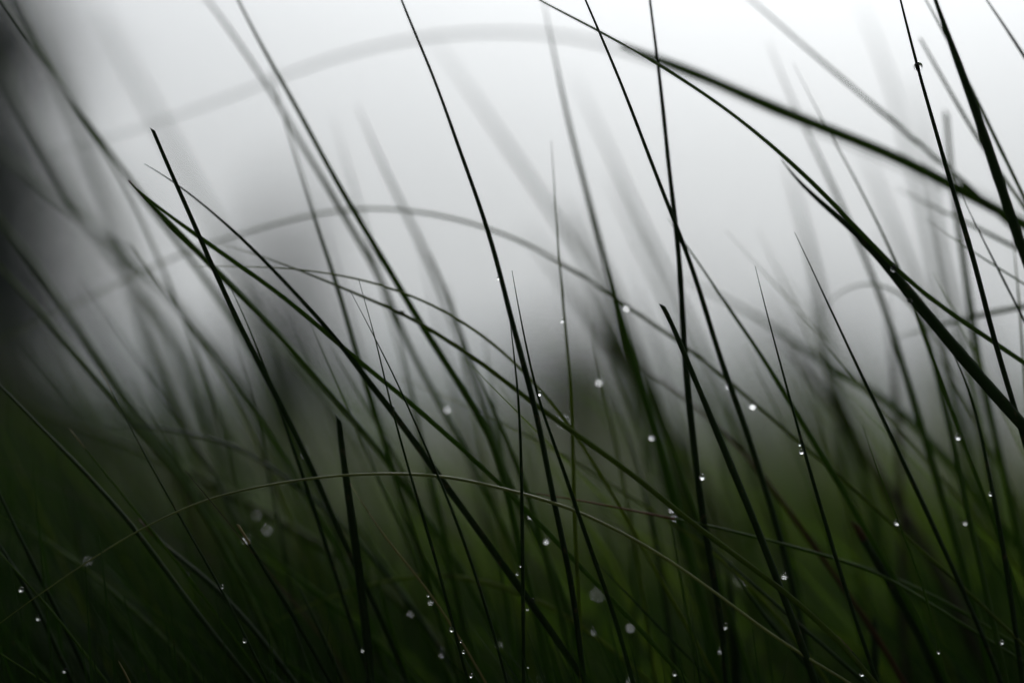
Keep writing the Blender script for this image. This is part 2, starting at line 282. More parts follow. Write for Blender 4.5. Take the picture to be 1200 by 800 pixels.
def blade_material(name, dark, light, trans, trans_w=0.35, rough=0.42, spec=0.35):
    """Wet grass: lengthwise veins, blotches, per-blade hue change, light glowing through."""
    m, nt = new_mat(name)
    L = nt.links.new
    uv = N(nt, 'ShaderNodeUVMap', uv_map='UVMap')
    mp = N(nt, 'ShaderNodeMapping')
    mp.inputs['Scale'].default_value = (9.0, 0.35, 1.0)
    L(uv.outputs[0], mp.inputs[0])
    veins = N(nt, 'ShaderNodeTexNoise', Scale=3.0, Detail=3.0)
    L(mp.outputs[0], veins.inputs['Vector'])
    geo = N(nt, 'ShaderNodeTexCoord')
    blot = N(nt, 'ShaderNodeTexNoise', Scale=60.0, Detail=4.0)
    L(geo.outputs['Object'], blot.inputs['Vector'])
    add = N(nt, 'ShaderNodeMath', operation='ADD')
    L(veins.outputs['Fac'], add.inputs[0]); L(blot.outputs['Fac'], add.inputs[1])
    oi = N(nt, 'ShaderNodeObjectInfo')
    add2 = N(nt, 'ShaderNodeMath', operation='MULTIPLY_ADD')
    add2.inputs[1].default_value = 0.35
    L(oi.outputs['Random'], add2.inputs[0]); L(add.outputs[0], add2.inputs[2])
    ramp = N(nt, 'ShaderNodeMapRange')
    ramp.inputs['From Min'].default_value = 0.8
    ramp.inputs['From Max'].default_value = 1.55
    L(add2.outputs[0], ramp.inputs['Value'])
    mix = N(nt, 'ShaderNodeMix', data_type='RGBA')
    mix.inputs[6].default_value = (*dark, 1); mix.inputs[7].default_value = (*light, 1)
    L(ramp.outputs[0], mix.inputs[0])
    p = N(nt, 'ShaderNodeBsdfPrincipled')
    p.inputs['Roughness'].default_value = rough
    p.inputs['Specular IOR Level'].default_value = spec
    # specks and yellowed flecks of age
    fl = N(nt, 'ShaderNodeTexNoise', Scale=420.0, Detail=2.0); L(geo.outputs['Object'], fl.inputs['Vector'])
    fr = N(nt, 'ShaderNodeMapRange'); fr.inputs['From Min'].default_value = 0.63; fr.inputs['From Max'].default_value = 0.72
    fr.inputs['To Max'].default_value = 0.6
    L(fl.outputs['Fac'], fr.inputs['Value'])
    mf = N(nt, 'ShaderNodeMix', data_type='RGBA'); mf.inputs[7].default_value = (0.075, 0.06, 0.026, 1)
    L(fr.outputs[0], mf.inputs[0]); L(mix.outputs[2], mf.inputs[6])
    L(mf.outputs[2], p.inputs['Base Color'])
    bump = N(nt, 'ShaderNodeBump', Strength=0.25, Distance=0.0002)
    L(veins.outputs['Fac'], bump.inputs['Height']); L(bump.outputs[0], p.inputs['Normal'])
    tr = N(nt, 'ShaderNodeBsdfTranslucent')
    tr.inputs['Color'].default_value = (*trans, 1)
    ms = N(nt, 'ShaderNodeMixShader'); ms.inputs[0].default_value = trans_w
    L(p.outputs[0], ms.inputs[1]); L(tr.outputs[0], ms.inputs[2])
    out = N(nt, 'ShaderNodeOutputMaterial')
    L(ms.outputs[0], out.inputs[0])
    return m

MAT = {
    'deep':   blade_material('dark_wet_grass', (0.008, 0.022, 0.005), (0.022, 0.05, 0.011), (0.03, 0.085, 0.006), 0.2, 0.5, 0.06),
    'green':  blade_material('green_grass', (0.026, 0.062, 0.009), (0.062, 0.11, 0.018), (0.13, 0.24, 0.016), 0.45, 0.5, 0.06),
    'olive':  blade_material('olive_grass', (0.06, 0.09, 0.012), (0.11, 0.15, 0.022), (0.20, 0.27, 0.02), 0.5, 0.5, 0.12),
    'lime':   blade_material('yellow_green_grass', (0.045, 0.075, 0.010), (0.075, 0.11, 0.018), (0.12, 0.19, 0.014), 0.40, 0.55, 0.05),
    'moss':   blade_material('moss_green_grass', (0.045, 0.07, 0.012), (0.075, 0.11, 0.018), (0.17, 0.25, 0.018), 0.45, 0.5, 0.10),
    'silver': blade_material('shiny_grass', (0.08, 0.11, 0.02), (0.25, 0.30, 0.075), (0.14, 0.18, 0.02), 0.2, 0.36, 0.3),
    'brown':  blade_material('brownish_grass', (0.035, 0.032, 0.018), (0.06, 0.052, 0.03), (0.05, 0.045, 0.02), 0.25, 0.5, 0.15),
    'rust':   blade_material('dull_rust_grass', (0.05, 0.028, 0.010), (0.09, 0.05, 0.02), (0.11, 0.065, 0.02), 0.3, 0.5, 0.10),
    'russet': blade_material('russet_grass', (0.10, 0.026, 0.009), (0.17, 0.045, 0.015), (0.20, 0.06, 0.015), 0.3, 0.5, 0.10),
    'tan':    blade_material('withered_grass', (0.10, 0.06, 0.035), (0.19, 0.12, 0.075), (0.14, 0.08, 0.04), 0.25),
    'straw':  blade_material('straw_grass', (0.2, 0.17, 0.06), (0.34, 0.29, 0.11), (0.28, 0.23, 0.07), 0.3),
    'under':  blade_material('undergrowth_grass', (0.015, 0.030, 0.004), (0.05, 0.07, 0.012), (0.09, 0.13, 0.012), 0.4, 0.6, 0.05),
}

def water_material():
    m, nt = new_mat('dew_water')
    g = N(nt, 'ShaderNodeBsdfGlass', IOR=1.333, Roughness=0.0)
    g.inputs['Color'].default_value = (1, 1, 1, 1)
    out = N(nt, 'ShaderNodeOutputMaterial')
    nt.links.new(g.outputs[0], out.inputs[0])
    return m
WATER = water_material()

def earth_material():
    m, nt = new_mat('damp_meadow_ground')
    L = nt.links.new
    tc = N(nt, 'ShaderNodeTexCoord')
    n1 = N(nt, 'ShaderNodeTexNoise', Scale=0.7, Detail=8.0)
    n2 = N(nt, 'ShaderNodeTexNoise', Scale=35.0, Detail=6.0)
    L(tc.outputs['Object'], n1.inputs['Vector']); L(tc.outputs['Object'], n2.inputs['Vector'])
    mx = N(nt, 'ShaderNodeMath', operation='MULTIPLY_ADD'); mx.inputs[1].default_value = 0.5
    L(n2.outputs['Fac'], mx.inputs[0]); L(n1.outputs['Fac'], mx.inputs[2])
    cr = N(nt, 'ShaderNodeValToRGB')
    e = cr.color_ramp.elements
    e[0].position = 0.5; e[0].color = (0.055, 0.068, 0.032, 1)
    e[1].position = 0.95; e[1].color = (0.30, 0.29, 0.25, 1)
    L(mx.outputs[0], cr.inputs[0])
    p = N(nt, 'ShaderNodeBsdfPrincipled', Roughness=0.95)
    p.inputs['Specular IOR Level'].default_value = 0.1
    L(cr.outputs[0], p.inputs['Base Color'])
    b = N(nt, 'ShaderNodeBump', Strength=0.6, Distance=0.02)
    L(n2.outputs['Fac'], b.inputs['Height']); L(b.outputs[0], p.inputs['Normal'])
    out = N(nt, 'ShaderNodeOutputMaterial'); L(p.outputs[0], out.inputs[0])
    return m
EARTH = earth_material()

def plain_material(name, a, b, scale=3.0, rough=0.9):
    m, nt = new_mat(name)
    L = nt.links.new
    tc = N(nt, 'ShaderNodeTexCoord')
    n1 = N(nt, 'ShaderNodeTexNoise', Scale=scale, Detail=6.0)
    L(tc.outputs['Object'], n1.inputs['Vector'])
    cr = N(nt, 'ShaderNodeValToRGB')
    cr.color_ramp.elements[0].position = 0.35; cr.color_ramp.elements[0].color = (*a, 1)
    cr.color_ramp.elements[1].position = 0.65; cr.color_ramp.elements[1].color = (*b, 1)
    L(n1.outputs['Fac'], cr.inputs[0])
    p = N(nt, 'ShaderNodeBsdfPrincipled', Roughness=rough)
    p.inputs['Specular IOR Level'].default_value = 0.15
    L(cr.outputs[0], p.inputs['Base Color'])
    out = N(nt, 'ShaderNodeOutputMaterial'); L(p.outputs[0], out.inputs[0])
    return m
NEEDLES = plain_material('spruce_needles', (0.010, 0.030, 0.020), (0.026, 0.062, 0.043), 4.0)
BARK = plain_material('spruce_bark', (0.04, 0.03, 0.024), (0.09, 0.07, 0.055), 9.0)
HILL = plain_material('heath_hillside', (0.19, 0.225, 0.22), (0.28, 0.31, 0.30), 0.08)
BUSH = plain_material('bush_leaves', (0.020, 0.017, 0.012), (0.05, 0.043, 0.033), 6.0)

# ------------------------------------------------------------------ helpers
def link_mesh(name, verts, faces, mat, parent=None, loc=None, smooth=True, uvs=None):
    if loc is not None:
        verts = [Vector(v) - loc for v in verts]
    me = bpy.data.meshes.new(name)
    me.from_pydata([tuple(v) for v in verts], [], faces)
    if uvs is not None:
        ul = me.uv_layers.new(name='UVMap')
        for li, loop in enumerate(me.loops):
            ul.data[li].uv = uvs[loop.vertex_index]
    if smooth:
        me.polygons.foreach_set('use_smooth', [True] * len(me.polygons))
    me.materials.append(mat)
    me.update()
    o = bpy.data.objects.new(name, me)
    COL.objects.link(o)
    if parent is not None:
        o.parent = parent
    elif loc is not None:
        o.location = loc
    return o

def tag(o, label=None, cat=None, group=None, kind=None):
    if label: o['label'] = label
    if cat: o['category'] = cat
    if group: o['group'] = group
    if kind: o['kind'] = kind
    return o

def catmull(p, n):
    """p: list of tuples, n samples per span -> smooth polyline through them."""
    out = []
    P = [tuple(2 * a - b for a, b in zip(p[0], p[1]))] + p + [tuple(2 * a - b for a, b in zip(p[-1], p[-2]))]
    for i in range(1, len(P) - 2):
        a, b, c, d = P[i - 1], P[i], P[i + 1], P[i + 2]
        for k in range(n):
            t = k / n
            out.append(tuple(0.5 * (2 * q + (r - o_) * t + (2 * o_ - 5 * q + 4 * r - s) * t * t
                                    + (3 * q - o_ - 3 * r + s) * t ** 3)
                             for o_, q, r, s in zip(a, b, c, d)))
    out.append(p[-1])
    return out

def smooth_px(pts):
    """Takes the pen jitter out of a measured outline, ends kept."""
    for _ in range(2):
        pts = [pts[0]] + [tuple(0.25 * a + 0.5 * b + 0.25 * c for a, b, c in zip(pts[i - 1], pts[i], pts[i + 1]))
                          for i in range(1, len(pts) - 1)] + [pts[-1]]
    return pts

def resample(path, step):
    L = [0.0]
    for a, b in zip(path, path[1:]):
        L.append(L[-1] + (b - a).length)
    n = max(6, int(L[-1] / step))
    out, j = [], 0
    for i in range(n + 1):
        s = L[-1] * i / n
        while j < len(L) - 2 and L[j + 1] < s:
            j += 1
        t = (s - L[j]) / max(1e-9, L[j + 1] - L[j])
        out.append(path[j].lerp(path[j + 1], t))
    return out, L[-1]

EYE = Vector((0, 0, CAM_H))

def blade_geometry(path, widths, roll, twist, cut=False):
    """Closed folded strip (a shallow V with real thickness) along path."""
    verts, faces, uvs = [], [], []
    n = len(path)
    dist = 0.0
    for i, p in enumerate(path):
        t = (path[min(i + 1, n - 1)] - path[max(i - 1, 0)]).normalized()
        side = t.cross((p - EYE).normalized()).normalized()
        up = side.cross(t).normalized()
        ang = roll + twist * i / n
        s = side * math.cos(ang) + up * math.sin(ang)
        u = up * math.cos(ang) - side * math.sin(ang)
        w = widths[i] * 0.5
        th = max(0.00008, w * 0.16)
        fold = w * 0.42
        if i: dist += (p - path[i - 1]).length
        ring = [(-w, fold, 0.0), (-w * 0.45, fold * 0.3 + th, 0.22), (0, th * 0.9, 0.5), (w * 0.45, fold * 0.3 + th, 0.78), (w, fold, 1.0),
                (w * 0.5, fold * 0.3 - th, 0.75), (0, -th * 1.4, 0.5), (-w * 0.5, fold * 0.3 - th, 0.25)]
        for a, b, q in ring:
            pos = p + s * a + u * b
            if cut and i == 0:                       # slanted snipped end
                pos = pos + t * (a / max(w, 1e-6) * w * 1.3 + w)
            verts.append(pos); uvs.append((q, dist * 100))
    K = 8
    for i in range(n - 1):
        for k in range(K):
            a = i * K + k; b = i * K + (k + 1) % K
            faces.append((a, b, b + K, a + K))
    faces.append(tuple(range(K))[::-1])
    faces.append(tuple((n - 1) * K + k for k in range(K)))
    return verts, faces, uvs

# ------------------------------------------------------------------ the blades
PATHS = {}      # key -> list of (x, y, d, half width) of what shows, for hanging drops on

def grow_to_ground(path, droop=0.07):
    d = (path[-1] - path[-4]).normalized() if len(path) > 4 else (path[-1] - path[0]).normalized()
    p = path[-1].copy()
    out = []
    for _ in range(200):
        d = d.lerp(Vector((0.12, 0.06, -1.0)).normalized(), droop).normalized()
        if d.z > -0.15: d.z -= 0.1
        p = p + d * 0.006
        out.append(p.copy())
        if p.z < -0.006: break
    return out

def make_blade(key, kind, width, tip, b0, b1, label, pts, group, tips=None, cat='grass blade', rnd=None):
    rnd = rnd or random.Random(key)
    pts = smooth_px(pts) if len(pts) > 4 else pts
    dense = catmull(pts, 6)
    tot = sum(math.dist(a, b) for a, b in zip(dense, dense[1:]))
    acc, vis, prev = 0.0, [], None
    for q in dense:
        if prev: acc += math.dist(prev, q)
        prev = q
        f = acc / tot
        d = depth_of(b0 + (b1 - b0) * f)
        vis.append((q[0], q[1], d))
    p3 = [at(*v) for v in vis]
    vis_len = sum((a - b).length for a, b in zip(p3, p3[1:]))
    full = p3 + grow_to_ground(p3)
    path, total = resample(full, 0.0028)
    dmid = depth_of((b0 + b1) / 2)
    w_real = 0.94 * width * PX * dmid
    roll = rnd.uniform(-0.6, 0.6)
    if kind == 'silver': roll = 0.7
    twist = rnd.uniform(-0.5, 0.5)
    w_real /= (0.55 + 0.45 * math.cos(roll))
    widths, n = [], len(path)
    ragged = rnd.uniform(0, 100)
    for i in range(n):
        s = i / (n - 1) * total / vis_len
        if tip == 'p':   f = 0.07 + 0.93 * min(1.0, s / 0.62) ** 0.75
        elif tip == 'q': f = 0.42 + 0.58 * min(1.0, s / 0.12)
        elif tip == 'c': f = 0.62 + 0.38 * min(1.0, s / 0.45)
        else:            f = 0.34 + 0.66 * min(1.0, s / 0.55) ** 0.85
        f *= 1.0 + 0.10 * noise.noise(Vector((ragged, s * 9, 0))) + 0.07 * noise.noise(Vector((ragged, s * 40, 5))) 
        if s > 1.0: f *= 1.0 + 0.15 * min(1.0, (s - 1.0) * 2)
        widths.append(max(0.00013, w_real * f))
    # slight unevenness, as in any real leaf
    amp = 0.0006
    for i in range(1, n - 1):
        q = Vector((ragged, i * 0.0028 * 26, 3.1))
        path[i] = path[i] + Vector((noise.noise(q), 0.6 * noise.noise(q + Vector((9, 0, 0))), noise.noise(q + Vector((0, 7, 0))) * 0.4)) * amp * min(1, i / 8)
    PATHS[key] = [(v[0], v[1], v[2], width * 0.5 * min(1.0, 0.25 + 0.9 * k / len(vis))) for k, v in enumerate(vis)]
    base = path[-1].copy()
    if not tips:
        v, f, u = blade_geometry(path, widths, roll, twist, tip == 'c')
        o = link_mesh('grass_blade', v, f, MAT[kind], loc=base, uvs=u)
        return tag(o, label, cat, group)
    root = bpy.data.objects.new('grass_blade', None)
    root.empty_display_size = 0.01
    COL.objects.link(root); root.location = base
    tag(root, label, cat, group)
    f0, f1, tcol, tlabel = tips
    i0 = int(f0 * vis_len / total * (n - 1)); i1 = max(i0 + 2, int(round(f1 * vis_len / total * (n - 1))))
    def piece(name, a, b, mat, first, lab=None):
        pth = [p.copy() for p in path[a:b + 1]]
        w = widths[a:b + 1]
        v, f, u = blade_geometry(pth, w, roll + twist * a / n, twist * (b - a) / n, first and tip == 'c')
        o = link_mesh(name, [x - base for x in v], f, mat, parent=root, uvs=u)
        if lab: o['label'] = lab
    if i0 > 0:
        piece('blade_tip', 0, i0, MAT[kind], True)
    piece('withered_tip', i0, i1, MAT[tcol], i0 == 0, tlabel)
    piece('blade', i1, n - 1, MAT[kind], False)
    return root

for line in BLADES.strip().splitlines():
    key, kind, w, tip, blur, label, pts = line.split('|')
    b0, b1 = map(float, blur.split(','))
    P = [tuple(map(float, q.split(','))) for q in pts.split()]
    group = 'dark sharp grass blades' if max(b0, b1) <= 6 else ('soft grass blades a little out of focus' if b0 < 15 else 'ghostly blurred grass blades far behind')
    t = TIPS.get(key)
    if t and len(t) == 3: t = None
    make_blade(key, kind, float(w), tip, b0, b1, label, P, group, t)

# split ends of the frayed blade
for pts, lab in (('156,218 163,228 172,238 184,250', 'upper withered splinter of the frayed tip at upper left'),
                 ('153,222 160,230 170,238 186,252', 'lower withered splinter of the frayed tip at upper left')):
    pass

# ------------------------------------------------------------------ soft blades standing farther back
rb = random.Random(21)
def background_blades(count, d0, d1, tmean, tdev, w0, w1, kinds, label, group, x0=-60, x1=1300):
    for i in range(count):
        d = rb.uniform(d0, d1)
        px = x0 + (x1 - x0) * (i + rb.random()) / count
        top = max(270, min(640, rb.gauss(tmean, tdev)))
        lean = max(0.05, rb.gauss(0.42, 0.2))
        bow = rb.uniform(0.0, 0.5)
        pts = []
        for k in range(6):
            f = k / 5
            y = top + (830 - top) * f
            pts.append((px + (y - 640) * lean * (1 - bow * f) + 10 * rb.uniform(-1, 1) * (1 - f), y))
        b = APERTURE * (1 - FOCUS / d)
        make_blade('%s%d' % (group, i), rb.choice(kinds), rb.uniform(w0, w1), 'p', b, b * 1.03, label, pts, group, rnd=rb)
background_blades(FAR_BLADES, 0.66, 1.15, 400, 85, 4.5, 8, ['green', 'green', 'olive', 'green', 'brown'],
                  'one of many soft green blades blurred together in the background', 'background blades blurred together')
background_blades(MID_BLADES, 0.525, 0.64, 455, 90, 3.5, 6.5, ['green', 'green', 'olive', 'deep'],
                  'one of many half blurred green blades crowding behind the sharp ones', 'half blurred blades crowding low down')

# ------------------------------------------------------------------ dewdrops
def drop_mesh(r, seed):
    rnd = random.Random(seed)
    verts, faces = [], []
    nu, nv = 20, 12
    sx, sz = rnd.uniform(0.92, 1.05), rnd.uniform(0.95, 1.12)
    verts.append(Vector((0, 0, r * sz)))
    for j in range(1, nv):
        th = math.pi * j / nv
        sag = 1.0 + 0.07 * (1 - math.cos(th)) * 0.5
        for i in range(nu):
            ph = 2 * math.pi * i / nu
            verts.append(Vector((r * sx * sag * math.sin(th) * math.cos(ph), r * sag * math.sin(th) * math.sin(ph), r * sz * math.cos(th))))
    verts.append(Vector((0, 0, -r * sz)))
    for i in range(nu):
        faces.append((0, 1 + i, 1 + (i + 1) % nu))
    for j in range(nv - 2):
        for i in range(nu):
            a = 1 + j * nu + i; b = 1 + j * nu + (i + 1) % nu
            faces.append((a, a + nu, b + nu, b))
    last = len(verts) - 1
    o = 1 + (nv - 2) * nu
    for i in range(nu):
        faces.append((last, o + (i + 1) % nu, o + i))
    return verts, faces

for line in DROPS.strip().splitlines():
    nums, ref, label = line.split('|')
    x, y, r = map(float, nums.split())
    if ref in PATHS:
        best = min(PATHS[ref], key=lambda v: (v[0] - x) ** 2 + (v[1] - y) ** 2)
    else:                                      # sits on whichever blade passes there at about that distance
        want = depth_of(float(ref))
        best = min(((math.hypot(v[0] - x, v[1] - y) + abs(v[2] - want) * 700, v) for P in PATHS.values() for v in P), key=lambda t: t[0])[1]
        if float(ref) >= 9: r *= 0.68
    d = best[2] - 0.0002 - (0.7 * r * PX * best[2] if ref == 'wide_slant' else 0.0)
    if ref != 'bead_stem':                     # hangs on the blade's edge, on the side the photograph shows
        gap = best[3] * 0.8 + r * 0.5 if ref != 'wide_slant' else best[3] * 0.75
        off = x - best[0]
        side = 1 if off > 0.5 else -1
        if abs(off) < gap or abs(off) > gap + 4:
            x, y = best[0] + side * gap, best[1] + 0.4 * (y - best[1])
    rr = 0.85 * r * PX * d
    v, f = drop_mesh(rr, label)
    c = at(x, y, d)
    o = link_mesh('dewdrop', [p + c for p in v], f, WATER, loc=c)
    tag(o, label, 'dewdrop', 'dewdrops on the grass')

# ------------------------------------------------------------------ undergrowth: the mass of short grass nobody could count
ru = random.Random(5)
uv_, uf_, uu_ = [], [], []
def short_blade(x, y, h, w, lean, az):
    n = 4
    dx, dy = math.cos(az), math.sin(az)
    sxv, syv = -dy, dx
    tw = ru.uniform(0, math.pi)
    cx, cy = math.cos(tw), math.sin(tw)
    base = len(uv_)
    for k in range(n + 1):
        t = k / n
        off = lean * h * t * t
        z = h * t * (1 - 0.18 * lean * t)
        hw = w * 0.5 * (1 - t ** 1.6 * 0.93)
        for s in (-1, 1):
            uv_.append((x + dx * off + s * cx * hw, y + dy * off + s * cy * hw, z - 0.004))
            uu_.append((0.5 + 0.5 * s, t * h * 100))
    for k in range(n):
        a = base + 2 * k
        uf_.append((a, a + 1, a + 3, a + 2))
for (d0, d1, cnt, h0, h1, w0, w1) in UNDER:
    for _ in range(cnt):
        d = math.sqrt(ru.uniform(d0 * d0, d1 * d1))
        x = ru.uniform(-0.34, 0.34) * d + ru.uniform(-0.05, 0.05)
        clump = 0.8 + 0.45 * noise.noise(Vector((x * 5 / max(1, d * 0.6), d * 5 / max(1, d * 0.6), 2.0)))
        h = ru.uniform(h0, h1) * clump
        short_blade(x, d, h, ru.uniform(w0, w1), ru.uniform(0.05, 0.7), math.pi + ru.gauss(0, 0.7))
def flush(name, mat, label):
    o = link_mesh(name, list(uv_), list(uf_), mat, smooth=True, uvs=list(uu_))
    uv_.clear(); uf_.clear(); uu_.clear()
    return tag(o, label, 'grass', kind='stuff')
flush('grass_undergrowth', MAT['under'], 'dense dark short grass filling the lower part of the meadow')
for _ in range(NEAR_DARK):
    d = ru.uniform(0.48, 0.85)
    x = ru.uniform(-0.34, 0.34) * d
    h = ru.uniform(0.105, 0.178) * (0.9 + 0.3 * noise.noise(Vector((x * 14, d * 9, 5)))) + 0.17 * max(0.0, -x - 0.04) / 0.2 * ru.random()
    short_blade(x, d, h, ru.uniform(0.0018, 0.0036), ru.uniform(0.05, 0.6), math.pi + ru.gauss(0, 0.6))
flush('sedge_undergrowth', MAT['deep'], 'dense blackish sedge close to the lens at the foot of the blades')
# loose taller growth behind, in patches of green, yellow-green and dead brown
for name, mat, label, seed in (('meadow_grass', 'green', 'loose tall green grass tangled behind the sharp blades', 1.0),
                               ('pale_meadow_grass', 'lime', 'patches of yellow-green grass glowing behind the sharp blades', 8.0),
                               ('withered_meadow_grass', 'brown', 'dead brownish grass mixed into the meadow', 15.0)):
    made = 0
    while made < MEADOW:
        d = ru.uniform(0.58, 1.5)
        x = ru.uniform(-0.34, 0.34) * d
        nz_ = noise.noise(Vector((x / d * 9, d * 3, seed)))
        if nz_ < 0.05 or (x / d < -0.10 and ru.random() < 0.8): continue
        made += 1
        h = ru.uniform(0.10, 0.235) + 0.02 * d + 0.06 * nz_
        short_blade(x, d, h, ru.uniform(0.0014, 0.003), ru.uniform(0.2, 0.9), math.pi + ru.gauss(0, 0.4))
    flush(name, MAT[mat], label)

# ------------------------------------------------------------------ ground and hillside
def sheet(name, x0, x1, y0, y1, nx, ny, fz, mat):
    v, f = [], []
    for j in range(ny + 1):
        for i in range(nx + 1):
            x = x0 + (x1 - x0) * i / nx; y = y0 + (y1 - y0) * j / ny
            v.append((x, y, fz(x, y)))
    for j in range(ny):
        for i in range(nx):
            a = j * (nx + 1) + i
            f.append((a, a + 1, a + nx + 2, a + nx + 1))
    return link_mesh(name, v, f, mat)
tag(sheet('ground', -300, 300, -200, 400, 60, 60, lambda x, y: 0.0, EARTH), 'damp dark meadow ground under the grass', kind='structure')
def hz(x, y):
    t = max(0.0, min(1.0, (y - 44) / 90))
    s = t * t * (3 - 2 * t)
    return -0.3 + s * (HILL_H + 1.6 * noise.noise(Vector((x * 0.03, y * 0.02, 1))) - 0.03 * x + 0.5 * noise.noise(Vector((x * 0.11, y * 0.1, 4))))
tag(sheet('hill', -140, 140, 42, 190, 90, 40, hz, HILL), 'low misty hillside rising behind the meadow', kind='structure')

# ------------------------------------------------------------------ spruces and bushes in the background
def tube(verts, faces, a, b, ra, rb_, k=7):
    t = (b - a).normalized()
    s = t.orthogonal().normalized(); u = t.cross(s)
    o = len(verts)
    for p, r in ((a, ra), (b, rb_)):
        for i in range(k):
            an = 2 * math.pi * i / k
            verts.append(p + (s * math.cos(an) + u * math.sin(an)) * r)
    for i in range(k):
        j = (i + 1) % k
        faces.append((o + i, o + j, o + k + j, o + k + i))
    faces.append(tuple(o + i for i in range(k))[::-1]); faces.append(tuple(o + k + i for i in range(k)))

def spruce(x, y, h, rad, label, seed, dens=1.0, lean=0.0):
    rnd = random.Random(seed)
    root = bpy.data.objects.new('spruce_tree', None)
    COL.objects.link(root); root.location = (x, y, 0)
    tag(root, label, 'tree', 'spruces beyond the meadow')
    tv, tf, cv, cf = [], [], [], []
    n = 7
    sp = [Vector((lean * (i / n) * h, 0.02 * h * math.sin(i), h * i / n - (0.05 if i == 0 else 0))) for i in range(n + 1)]
    for i in range(n):
        tube(tv, tf, sp[i], sp[i + 1], 0.028 * h * (1 - i / n) + 0.004 * h, 0.028 * h * (1 - (i + 1) / n) + 0.003 * h)
    whorls = int(26 * dens)
    for wv in range(whorls):
        t = 0.05 + 0.93 * wv / whorls
        c = Vector((lean * t * h, 0, t * h))
        reach = rad * (1 - t) ** 0.85 * rnd.uniform(0.8, 1.15) + 0.02 * h
        nb = int(9 * (1 - t) + 5)
        for b in range(nb):
            az = rnd.uniform(0, 2 * math.pi)
            L_ = reach * rnd.uniform(0.65, 1.1)
            e = c + Vector((math.cos(az) * L_, math.sin(az) * L_, -L_ * rnd.uniform(0.12, 0.42)))
            tube(tv, tf, c, e, 0.006 * h * (1 - t) + 0.0015 * h, 0.001 * h, 4)
            m = int((10 + 22 * (1 - t)) * dens)
            for _ in range(m):
                f = rnd.uniform(0.12, 1.05)
                p = c.lerp(e, f) + Vector((rnd.gauss(0, 1), rnd.gauss(0, 1), rnd.gauss(-0.4, 0.8))) * 0.018 * h
                s = 0.022 * h * rnd.uniform(0.6, 1.3)
                a = Vector((rnd.gauss(0, 1), rnd.gauss(0, 1), rnd.gauss(-0.3, 0.7))).normalized() * s
                q = a.orthogonal().normalized() * s * 0.32
                o = len(cv)
                cv.extend([p - a * 0.4 - q, p + a, p - a * 0.4 + q]); cf.append((o, o + 1, o + 2))
    link_mesh('trunk', tv, tf, BARK, parent=root)
    link_mesh('crown', cv, cf, NEEDLES, parent=root, smooth=False)

def bush(x, y, h, rad, label, seed):
    rnd = random.Random(seed)
    root = bpy.data.objects.new('bush', None)
    COL.objects.link(root); root.location = (x, y, 0)
    tag(root, label, 'bush', 'bushes beyond the meadow')
    tv, tf, cv, cf = [], [], [], []
    for b in range(34):
        az = rnd.uniform(0, 2 * math.pi)
        el = rnd.uniform(0.1, 1.0)
        e = Vector((math.cos(az) * rad * el * rnd.uniform(0.6, 1), math.sin(az) * rad * el * rnd.uniform(0.6, 1), h * (1 - 0.55 * el * el) * rnd.uniform(0.6, 1.05)))
        mid = Vector((e.x * 0.35, e.y * 0.35, e.z * 0.55))
        tube(tv, tf, Vector((e.x * 0.06, e.y * 0.06, -0.03)), mid, 0.014 * h, 0.008 * h, 5)
        tube(tv, tf, mid, e, 0.008 * h, 0.002 * h, 5)
        for _ in range(120):
            f = rnd.uniform(0.1, 1.05)
            p = mid.lerp(e, f) + Vector((rnd.gauss(0, 1), rnd.gauss(0, 1), rnd.gauss(0, 1))) * 0.1 * h
            s = 0.045 * h * rnd.uniform(0.6, 1.3)
            a = Vector((rnd.gauss(0, 1), rnd.gauss(0, 1), rnd.gauss(0, 1))).normalized() * s
            q = a.orthogonal().normalized() * s * 0.5
            o = len(cv)
            cv.extend([p - a, p - q, p + a, p + q]); cf.append((o, o + 1, o + 2, o + 3))
    link_mesh('stems', tv, tf, BARK, parent=root)
    link_mesh('leaves', cv, cf, BUSH, parent=root, smooth=False)

for args in SPRUCES: spruce(*args)
for args in BUSHES: bush(*args)

# ------------------------------------------------------------------ air
if HAZE > 0:
    m, nt = new_mat('mist_volume')
    pv = N(nt, 'ShaderNodeVolumePrincipled', Density=HAZE)
    pv.inputs['Color'].default_value = (0.97, 0.98, 0.985, 1)
    pv.inputs['Anisotropy'].default_value = 0.35
    out = N(nt, 'ShaderNodeOutputMaterial')
    nt.links.new(pv.outputs[0], out.inputs['Volume'])
    X0, X1, Y0, Y1, Z0, Z1 = -310, 310, -210, 410, -1.5, 16.0
    bv = [(x, y, z) for z in (Z0, Z1) for y in (Y0, Y1) for x in (X0, X1)]
    bf = [(0, 2, 3, 1), (4, 5, 7, 6), (0, 1, 5, 4), (2, 6, 7, 3), (0, 4, 6, 2), (1, 3, 7, 5)]
    tag(link_mesh('haze', bv, bf, m, smooth=False), 'thin pale mist in the air', kind='stuff')

# ------------------------------------------------------------------ sky and sun
w = bpy.data.worlds.new('World'); scene.world = w; w.use_nodes = True
nt = w.node_tree; nt.nodes.clear(); L = nt.links.new
SUN_EL, SUN_AZ = R(SUN[0]), R(SUN[1])         # azimuth from +Y towards +X
sky = N(nt, 'ShaderNodeTexSky', sky_type='NISHITA', sun_disc=False, sun_elevation=SUN_EL, sun_rotation=SUN_AZ,
        air_density=1.0, dust_density=4.0, ozone_density=1.0)
hs = N(nt, 'ShaderNodeHueSaturation'); hs.inputs['Saturation'].default_value = SKY_SAT
L(sky.outputs[0], hs.inputs['Color'])
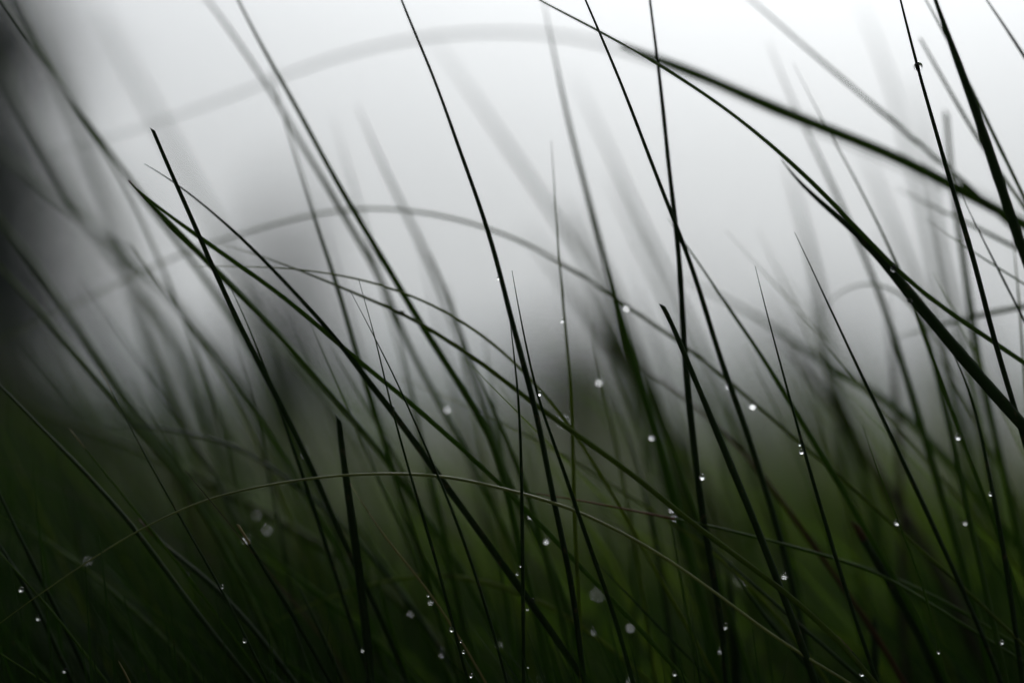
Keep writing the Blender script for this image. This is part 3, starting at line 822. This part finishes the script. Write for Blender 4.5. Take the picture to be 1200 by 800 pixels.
# cloud deck: brighter ahead where it is thin, heavy and dark at the photographer's back
tc = N(nt, 'ShaderNodeTexCoord')
sep = N(nt, 'ShaderNodeSeparateXYZ'); L(tc.outputs['Generated'], sep.inputs[0])
nz = N(nt, 'ShaderNodeTexNoise', Scale=2.2, Detail=4.0); L(tc.outputs['Generated'], nz.inputs['Vector'])
mr = N(nt, 'ShaderNodeMapRange'); mr.interpolation_type = 'SMOOTHSTEP'
mr.inputs['From Min'].default_value = -0.7; mr.inputs['From Max'].default_value = 0.5
mr.inputs['To Min'].default_value = CLOUD[0]; mr.inputs['To Max'].default_value = CLOUD[1]
L(sep.outputs['Y'], mr.inputs['Value'])
mn = N(nt, 'ShaderNodeMapRange'); mn.inputs['To Min'].default_value = 0.95; mn.inputs['To Max'].default_value = 1.05
L(nz.outputs['Fac'], mn.inputs['Value'])
mu = N(nt, 'ShaderNodeMath', operation='MULTIPLY'); L(mr.outputs[0], mu.inputs[0]); L(mn.outputs[0], mu.inputs[1])
# an overcast sky is brighter overhead than at the horizon
ze = N(nt, 'ShaderNodeMapRange'); ze.inputs['From Min'].default_value = 0.10; ze.inputs['To Min'].default_value = ZENITH[0]; ze.inputs['To Max'].default_value = ZENITH[1]
L(sep.outputs['Z'], ze.inputs['Value'])
mz = N(nt, 'ShaderNodeMath', operation='MULTIPLY'); L(mu.outputs[0], mz.inputs[0]); L(ze.outputs[0], mz.inputs[1])
vm = N(nt, 'ShaderNodeVectorMath', operation='SCALE'); L(hs.outputs[0], vm.inputs[0]); L(mz.outputs[0], vm.inputs['Scale'])
tint = N(nt, 'ShaderNodeVectorMath', operation='MULTIPLY'); tint.inputs[1].default_value = SKY_TINT
L(vm.outputs[0], tint.inputs[0]); vm = tint
bg = N(nt, 'ShaderNodeBackground'); bg.inputs['Strength'].default_value = SKY_STRENGTH
L(vm.outputs[0], bg.inputs['Color'])
wo = N(nt, 'ShaderNodeOutputWorld'); L(bg.outputs[0], wo.inputs[0])

sl = bpy.data.lights.new('overcast_sun', 'SUN'); sl.energy = SUN[2]; sl.angle = R(SUN[3]); sl.color = (1.0, 0.98, 0.95)
so = bpy.data.objects.new('overcast_sun', sl); COL.objects.link(so)
sd = Vector((math.sin(SUN_AZ) * math.cos(SUN_EL), math.cos(SUN_AZ) * math.cos(SUN_EL), math.sin(SUN_EL)))
so.rotation_euler = sd.to_track_quat('Z', 'Y').to_euler()
so.location = (0, 5, 10)

# ------------------------------------------------------------------ camera
cd = bpy.data.cameras.new('camera'); cam = bpy.data.objects.new('camera', cd); COL.objects.link(cam)
cam.location = EYE; cam.rotation_euler = (R(90) + TILT, 0, 0)
cd.sensor_width = 36; cd.lens = LENS; cd.clip_start = 0.02; cd.clip_end = 2000
cd.dof.use_dof = True; cd.dof.focus_distance = FOCUS; cd.dof.aperture_fstop = FSTOP; cd.dof.aperture_blades = 0
scene.camera = cam

scene.render.engine = 'CYCLES'
cy = scene.cycles
cy.use_denoising = True
try: cy.denoiser = 'OPENIMAGEDENOISE'
except Exception: pass
cy.max_bounces = 10; cy.transmission_bounces = 8; cy.diffuse_bounces = 3; cy.glossy_bounces = 4; cy.volume_bounces = 2
cy.caustics_reflective = False; cy.caustics_refractive = False
cy.sample_clamp_indirect = 6.0
vs = scene.view_settings
vs.view_transform = 'Standard'; vs.look = 'None'; vs.gamma = 1.0; vs.use_curve_mapping = False
vs.exposure = EXPOSURE
